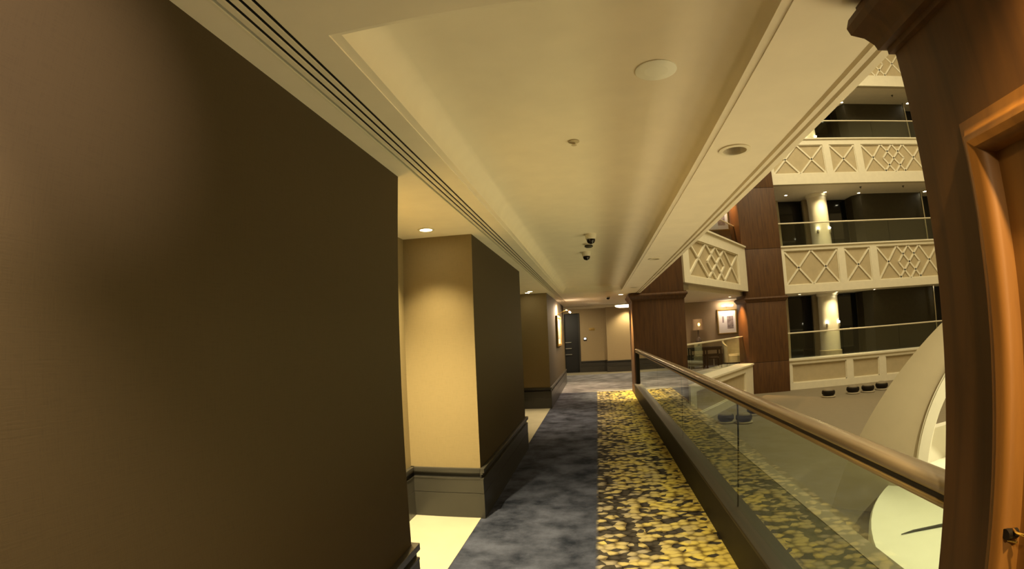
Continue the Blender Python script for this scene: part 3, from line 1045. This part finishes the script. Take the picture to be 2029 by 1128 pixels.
def picture(name, label, cx_, cz_, wd, ht, y, lamp=True):
    t = thing(name, label, 'picture', (cx_, y, cz_ - ht / 2))
    f = 0.05
    x0, x1, z0, z1 = cx_ - wd / 2, cx_ + wd / 2, cz_ - ht / 2, cz_ + ht / 2
    rbox('frame_rail', (x0, y - 0.045, z0), (x1, y, z0 + f), M['gold'], t, 0.008)
    rbox('frame_rail', (x0, y - 0.045, z1 - f), (x1, y, z1), M['gold'], t, 0.008)
    rbox('frame_rail', (x0, y - 0.045, z0 + f), (x0 + f, y, z1 - f), M['gold'], t, 0.008)
    rbox('frame_rail', (x1 - f, y - 0.045, z0 + f), (x1, y, z1 - f), M['gold'], t, 0.008)
    rbox('mount', (x0 + f, y - 0.02, z0 + f), (x1 - f, y - 0.005, z1 - f), M['mat'], t)
    iw, ih = wd - 2 * f, ht - 2 * f
    rbox('print', (x0 + f + iw * 0.50, y - 0.023, z0 + f + ih * 0.18), (x0 + f + iw * 0.86, y - 0.019, z0 + f + ih * 0.74), M['print'], t, label='grey-brown printed image')
    rbox('print', (x0 + f + iw * 0.22, y - 0.023, z0 + f + ih * 0.46), (x0 + f + iw * 0.32, y - 0.019, z0 + f + ih * 0.74), M['print'], t, label='narrow strip of printed image')
    if lamp:
        B().tube([(cx_, y, z1 + 0.03), (cx_, y - 0.12, z1 + 0.12), (cx_, y - 0.2, z1 + 0.13)], 0.008, 8).link('lamp_arm', M['brass'], t, smooth=True)
        B().tube([(cx_ - 0.22, y - 0.2, z1 + 0.12), (cx_ + 0.22, y - 0.2, z1 + 0.12)], 0.022, 10).link('lamp_head', M['bulbpink'], t, smooth=True, label='glowing picture lamp')
    return t


picture('framed_picture', 'lit framed print on the lounge wall beside the column', 5.22, 1.67, 0.80, 0.98, 20.09)
l = area('picture_lamp', (5.22, 19.85, 2.30), 0.5, 16, rot=(math.radians(40), 0, 0), color=(1.0, 0.80, 0.66), sy=0.05)
picture('framed_picture', 'framed print one floor above the lounge, cut by the ceiling edge', 5.22, 5.82, 0.95, 1.0, 20.29)
l = area('picture_lamp', (5.22, 20.0, 6.45), 0.5, 14, rot=(math.radians(40), 0, 0), color=(1.0, 0.80, 0.62), sy=0.05)

# console table
t = thing('console_table', 'dark thin-legged console table behind the diagonal glass railing', 'table', (4.0, 19.0, 0))
rbox('tabletop', (3.42, 18.72, 0.735), (4.62, 19.30, 0.775), M['curb'], t, 0.006)
for x in (3.46, 4.05, 4.58):
    for y in (18.76, 19.26):
        rbox('leg', (x - 0.025, y - 0.025, 0.0), (x + 0.025, y + 0.025, 0.735), M['curb'], t)
rbox('stretcher', (3.46, 18.74, 0.46), (4.58, 18.78, 0.50), M['curb'], t)
rbox('stretcher', (3.46, 19.24, 0.46), (4.58, 19.28, 0.50), M['curb'], t)
rbox('apron', (3.46, 18.745, 0.66), (4.58, 18.765, 0.735), M['curb'], t)
# ottoman under the table
t = thing('ottoman', 'dark square ottoman pushed under the console table', 'ottoman', (3.70, 18.95, 0))
rbox('cushion', (3.50, 18.82, 0.12), (3.98, 19.20, 0.43), M['black'], t, 0.03)
for x in (3.55, 3.93):
    for y in (18.86, 19.16):
        rbox('foot', (x - 0.02, y - 0.02, 0), (x + 0.02, y + 0.02, 0.12), M['curb'], t)
# table lamp
t = thing('table_lamp', 'table lamp with tan shade and dark urn base on the console table', 'lamp', (3.82, 19.05, 0.775))
B().lathe([(0.10, 0.775), (0.10, 0.80), (0.04, 0.83), (0.05, 0.90), (0.13, 1.00), (0.10, 1.09), (0.03, 1.16), (0.025, 1.42)], (3.82, 19.05, 0), 24).link('urn_base', M['smoky'], t, smooth=True)
b = B()
b.lathe([(0.22, 1.42), (0.19, 1.82)], (3.82, 19.05, 0), 28, cap=False)
b.link('lamp_shade', M['shade'], t, smooth=True)
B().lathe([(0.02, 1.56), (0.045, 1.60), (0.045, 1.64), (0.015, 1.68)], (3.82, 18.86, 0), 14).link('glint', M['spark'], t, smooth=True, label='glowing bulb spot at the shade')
# small chrome-legged stool in front
t = thing('swivel_chair', 'small dark chrome-based swivel seat beside the console table', 'chair', (4.25, 18.55, 0))
B().lathe([(0.02, 0.04), (0.02, 0.36)], (4.25, 18.55, 0), 12).link('stem', M['steel'], t, smooth=True)
B().lathe([(0.19, 0.36), (0.20, 0.40), (0.17, 0.43)], (4.25, 18.55, 0), 24).link('seat', M['curb'], t, smooth=True)
for k in range(5):
    a = 2 * PI * k / 5
    B().tube([(4.25, 18.55, 0.05), (4.25 + 0.2 * math.cos(a), 18.55 + 0.2 * math.sin(a), 0.025)], [0.016, 0.012], 8).link('base_spoke', M['steel'], t, smooth=True)
# pale armchair
t = thing('armchair', 'pale grey-green high-backed armchair right of the console table', 'chair', (5.08, 18.95, 0))
b = B()
n = 14
V = []
for k in range(n + 1):
    a = -0.25 * PI + 1.5 * PI * k / n
    ht = 1.05 - 0.30 * (abs(k - n * 0.5) / (n * 0.5)) ** 2
    cx_, cy_ = math.cos(a), math.sin(a)
    V.append([b.bm.verts.new((5.08 + r * cx_, 18.95 + r * cy_, z)) for r, z in ((0.36, 0.16), (0.40, ht), (0.33, ht), (0.29, 0.16))])
for k in range(n):
    for i in range(4):
        j = (i + 1) % 4
        b.bm.faces.new((V[k][i], V[k][j], V[k + 1][j], V[k + 1][i]))
b.bm.faces.new(V[0])
b.bm.faces.new(V[-1][::-1])
bmesh.ops.recalc_face_normals(b.bm, faces=b.bm.faces[:])
b.link('backrest', M['chairfab'], t, smooth=True)
B().lathe([(0.29, 0.16), (0.30, 0.40), (0.25, 0.46)], (5.08, 18.95, 0), 24).link('seat', M['chairfab'], t, smooth=True)
for a in (0.25, 0.75, 1.25, 1.75):
    B().tube([(5.08 + 0.25 * math.cos(a * PI), 18.95 + 0.25 * math.sin(a * PI), 0.17), (5.08 + 0.28 * math.cos(a * PI), 18.95 + 0.28 * math.sin(a * PI), 0)], [0.022, 0.014], 8).link('leg', M['curb'], t, smooth=True)

# orange light on the far column's corridor face, and lounge lights
downlight('downlight beside the far column above the lounge railing', 4.72, 17.55, 2.50, 0.05, 'bulbfar')
spot('lounge_spot', (4.72, 17.75, 2.46), 420, 90, 0.9, 0.04, (5.12, 17.85, 0.9), ORANGE)
spot('lounge_spot', (4.72, 17.75, 6.4), 420, 90, 0.9, 0.04, (5.12, 17.85, 4.8), ORANGE)
spot('lounge_spot', (3.5, 17.6, 2.46), 70, 140, 0.6, 0.06, (3.4, 18.2, 0.5), PINK)
B_soff = None

# ================================================================== END OF THE CORRIDOR
# dark door
t = thing('door_1', 'dark doorway with horizontal bars at the end of the corridor', 'door', (-0.97, 20.3, 0))
t['kind'] = 'structure'
rbox('leaf', (-1.28, 20.26, 0.0), (-0.66, 20.30, 2.30), M['black'], t)
rbox('jamb', (-1.30, 20.08, 0.0), (-1.24, 20.30, 2.33), M['base'], t)
rbox('jamb', (-0.69, 20.08, 0.0), (-0.63, 20.30, 2.33), M['base'], t)
for z in (0.72, 0.96, 1.20):
    rbox('bar', (-1.23, 20.20, z - 0.015), (-0.99, 20.25, z + 0.015), M['steel'], t)
# thermostat and sign plate
t = thing('thermostat', 'small wall thermostat with a lit white screen beside the doorway', 'thermostat', (-0.44, 20.1, 1.25))
rbox('housing', (-0.50, 20.07, 1.24), (-0.38, 20.10, 1.37), M['base'], t, 0.006)
rbox('screen', (-0.48, 20.066, 1.29), (-0.40, 20.071, 1.355), M['led'], t)
t = thing('wall_plate', 'blank brass-coloured plate on the tan end wall', 'sign', (-0.17, 20.1, 1.6))
rbox('plate', (-0.27, 20.085, 1.63), (-0.05, 20.10, 1.73), M['gold'], t, 0.003)
rbox('back', (-0.25, 20.09, 1.64), (-0.07, 20.102, 1.72), M['base'], t)

# picture on the farther pillar with a gooseneck lamp
t = thing('framed_picture', 'gilt framed picture with gooseneck lamp on the farther pillar', 'picture', (-1.0, 13.4, 1.25))
ya, yb, za, zb = 12.75, 14.05, 1.24, 2.02
for nm, q in (('frame_rail', (ya, yb, za, za + 0.06)), ('frame_rail', (ya, yb, zb - 0.06, zb)), ('frame_rail', (ya, ya + 0.06, za + 0.06, zb - 0.06)), ('frame_rail', (yb - 0.06, yb, za + 0.06, zb - 0.06))):
    rbox(nm, (-1.0, q[0], q[2]), (-0.945, q[1], q[3]), M['gold'], t, 0.006)
rbox('mount', (-1.0, ya + 0.06, za + 0.06), (-0.975, yb - 0.06, zb - 0.06), M['mat'], t)
rbox('print', (-0.976, ya + 0.3, za + 0.18), (-0.972, yb - 0.3, zb - 0.2), M['print'], t)
pts = [(-1.0, 13.4, 2.06)]
for k in range(9):
    a = PI * 0.62 * k / 8
    pts.append((-0.97 + 0.16 * math.sin(a) + 0.02 * k, 13.4, 2.08 + 0.085 * math.sin(a * 1.35)))
B().tube(pts, 0.009, 8).link('lamp_arm', M['brass'], t, smooth=True)
B().tube([(pts[-1][0], 13.2, pts[-1][2] - 0.01), (pts[-1][0], 13.6, pts[-1][2] - 0.01)], 0.02, 10).link('lamp_head', M['bulbpink'], t, smooth=True, label='glowing picture lamp')
area('picture_lamp', (-0.72, 13.4, 2.16), 0.4, 80, rot=(0, math.radians(35), 0), color=(1.0, 0.70, 0.42), sy=0.05)

# spot added without a fixture to brighten the farther pillar's picture side
spot('corridor_fill_spot', (0.2, 15.6, CZ - 0.03), 330, 120, 0.8, 0.06, (-0.9, 14.2, 0.3), (1.0, 0.74, 0.42))
# ceiling lamp near the end
t = thing('ceiling_lamp', 'round flush ceiling lamp with a dark wooden collar near the end wall', 'lamp', (0.98, 16.9, CZ + 0.06))
B().lathe([(0.30, CZ + 0.06), (0.33, CZ + 0.0), (0.33, CZ - 0.03)], (0.98, 16.95, 0), 32).link('collar', M['woodlit'], t, smooth=True)
B().lathe([(0.31, CZ - 0.03), (0.30, CZ - 0.07), (0.20, CZ - 0.10), (0.02, CZ - 0.11)], (0.98, 16.95, 0), 32).link('diffuser', M['diffuser'], t, smooth=True)
spot('ceiling_lamp_light', (0.98, 16.9, CZ - 0.15), 130, 150, 0.6, 0.15, (0.9, 17.2, 0), (1.0, 0.78, 0.44))
# end wall washer
spot('end_wall_light', (1.25, 19.25, CZ - 0.03), 90, 120, 0.8, 0.05, (1.15, 19.6, 0.9), (1.0, 0.80, 0.46))
spot('passage_light', (-1.5, 18.2, CZ), 130, 150, 0.7, 0.1, (-1.0, 19.3, 0), (1.0, 0.82, 0.52))
downlight('bright downlight in the ceiling beside the far wooden column', 0.64, 12.30, CZ, 0.06, 'bulbfar')
spot('column_downlight', (0.64, 12.42, CZ - 0.03), 900, 66, 0.8, 0.03, (0.62, 12.55, 0), (1.0, 0.76, 0.34))
# niche downlights, one of them added out of sight
downlight('glowing downlight in the niche ceiling before the pale pillar', -1.295, 3.82, CZ, 0.05, 'bulbfar')
spot('niche_downlight', (-1.295, 3.80, CZ - 0.02), 200, 108, 1.0, 0.03, (-1.29, 3.35, 0), (1.0, 0.83, 0.45))
spot('niche_downlight', (-1.295, 2.88, CZ - 0.02), 620, 116, 0.9, 0.03, (-1.29, 3.05, 0), (1.0, 0.83, 0.45))  # unseen lamp added to brighten the lower pillar face
downlight('glowing downlight in the ceiling of the farther niche', -1.27, 10.05, CZ, 0.05, 'bulbfar')
spot('niche_downlight', (-1.27, 9.6, CZ - 0.02), 330, 78, 0.8, 0.03, (-1.15, 9.2, 0), (1.0, 0.78, 0.46))
downlight('second glowing downlight deep in the farther niche', -1.36, 10.35, CZ, 0.05, 'bulbfar')
# lamp just behind the viewer lighting the near wall and the near column's panel
spot('near_downlight', (0.25, -0.55, CZ - 0.03), 90, 150, 0.5, 0.04, (0.25, -0.3, 0), (1.0, 0.80, 0.46))
spot('panel_downlight', (0.72, 0.36, CZ - 0.03), 150, 130, 0.9, 0.02, (0.74, 0.36, 0), (1.0, 0.70, 0.30))
spot('eyeball_spot', (0.25, -0.55, CZ - 0.04), 240, 29, 1.0, 0.02, (-1.0, 0.46, 2.10), (1.0, 0.78, 0.66))
spot('wall_washer', (-0.72, 0.10, CZ - 0.03), 170, 92, 0.9, 0.03, (-0.80, 0.10, 0), (1.0, 0.76, 0.56))

# unlit recessed downlights on the beam
downlight('unlit recessed downlight on the beam near the top right', 0.772, 2.47, CZ, 0.062, None, 'unlit beam downlights')
downlight('unlit recessed downlight halfway along the beam', 0.788, 6.38, CZ, 0.062, None, 'unlit beam downlights')
downlight('unlit recessed downlight at the far end of the beam', 0.83, 10.5, CZ, 0.062, None, 'unlit beam downlights')

# things on the tray
TZ = CZ + 0.146
t = thing('ceiling_speaker', 'pale round speaker cover flush in the ceiling tray', 'speaker', (0.316, 1.87, TZ))
B().lathe([(0.085, TZ), (0.085, TZ - 0.004), (0.078, TZ - 0.007)], (0.316, 1.87, 0), 36).link('rim', M['white'], t, smooth=True)
B().lathe([(0.077, TZ - 0.0045), (0.076, TZ - 0.0065), (0.02, TZ - 0.0075)], (0.316, 1.87, 0), 36).link('grille', M['white'], t, smooth=True)
t = thing('sprinkler_head', 'small ceiling sprinkler in the middle of the tray', 'sprinkler', (-0.052, 2.60, TZ))
B().lathe([(0.03, TZ), (0.03, TZ - 0.006), (0.012, TZ - 0.010)], (-0.052, 2.60, 0), 18).link('escutcheon', M['recess'], t, smooth=True)
B().lathe([(0.008, TZ - 0.010), (0.008, TZ - 0.022), (0.016, TZ - 0.024)], (-0.052, 2.60, 0), 14).link('deflector', M['recess'], t, smooth=True)
for (x, y, lb) in ((0.0, 5.27, 'nearer black dome camera hanging from the ceiling tray'), (-0.07, 6.45, 'farther black dome camera hanging from the ceiling tray')):
    t = thing('dome_camera', lb, 'camera', (x, y, TZ), 'ceiling dome cameras')
    B().lathe([(0.060, TZ), (0.060, TZ - 0.02), (0.052, TZ - 0.055)], (x, y, 0), 24).link('housing', M['camwhite'], t, smooth=True)
    B().lathe([(0.046, TZ - 0.055), (0.044, TZ - 0.075), (0.032, TZ - 0.096), (0.010, TZ - 0.105)], (x, y, 0), 24).link('dome', M['dome'], t, smooth=True)
t = thing('smoke_detector', 'dark disc detector between the two dome cameras', 'detector', (-0.03, 5.85, TZ))
B().lathe([(0.055, TZ), (0.055, TZ - 0.012), (0.045, TZ - 0.016)], (-0.03, 5.85, 0), 24).link('base', M['camwhite'], t, smooth=True)
B().lathe([(0.045, TZ - 0.016), (0.050, TZ - 0.034), (0.035, TZ - 0.044)], (-0.03, 5.85, 0), 24).link('sensor', M['olive'], t, smooth=True)
t = thing('dome_camera', 'dark dome camera on the lit ceiling before the end wall', 'camera', (0.34, 12.75, CZ))
B().lathe([(0.06, CZ), (0.06, CZ - 0.015), (0.05, CZ - 0.03)], (0.34, 12.75, 0), 20).link('housing', M['camwhite'], t, smooth=True)
B().lathe([(0.048, CZ - 0.03), (0.044, CZ - 0.05), (0.025, CZ - 0.075), (0.008, CZ - 0.08)], (0.34, 12.75, 0), 20).link('dome', M['dome'], t, smooth=True)

for o in bpy.data.objects:
    if '_base' in o:
        del o['_base']
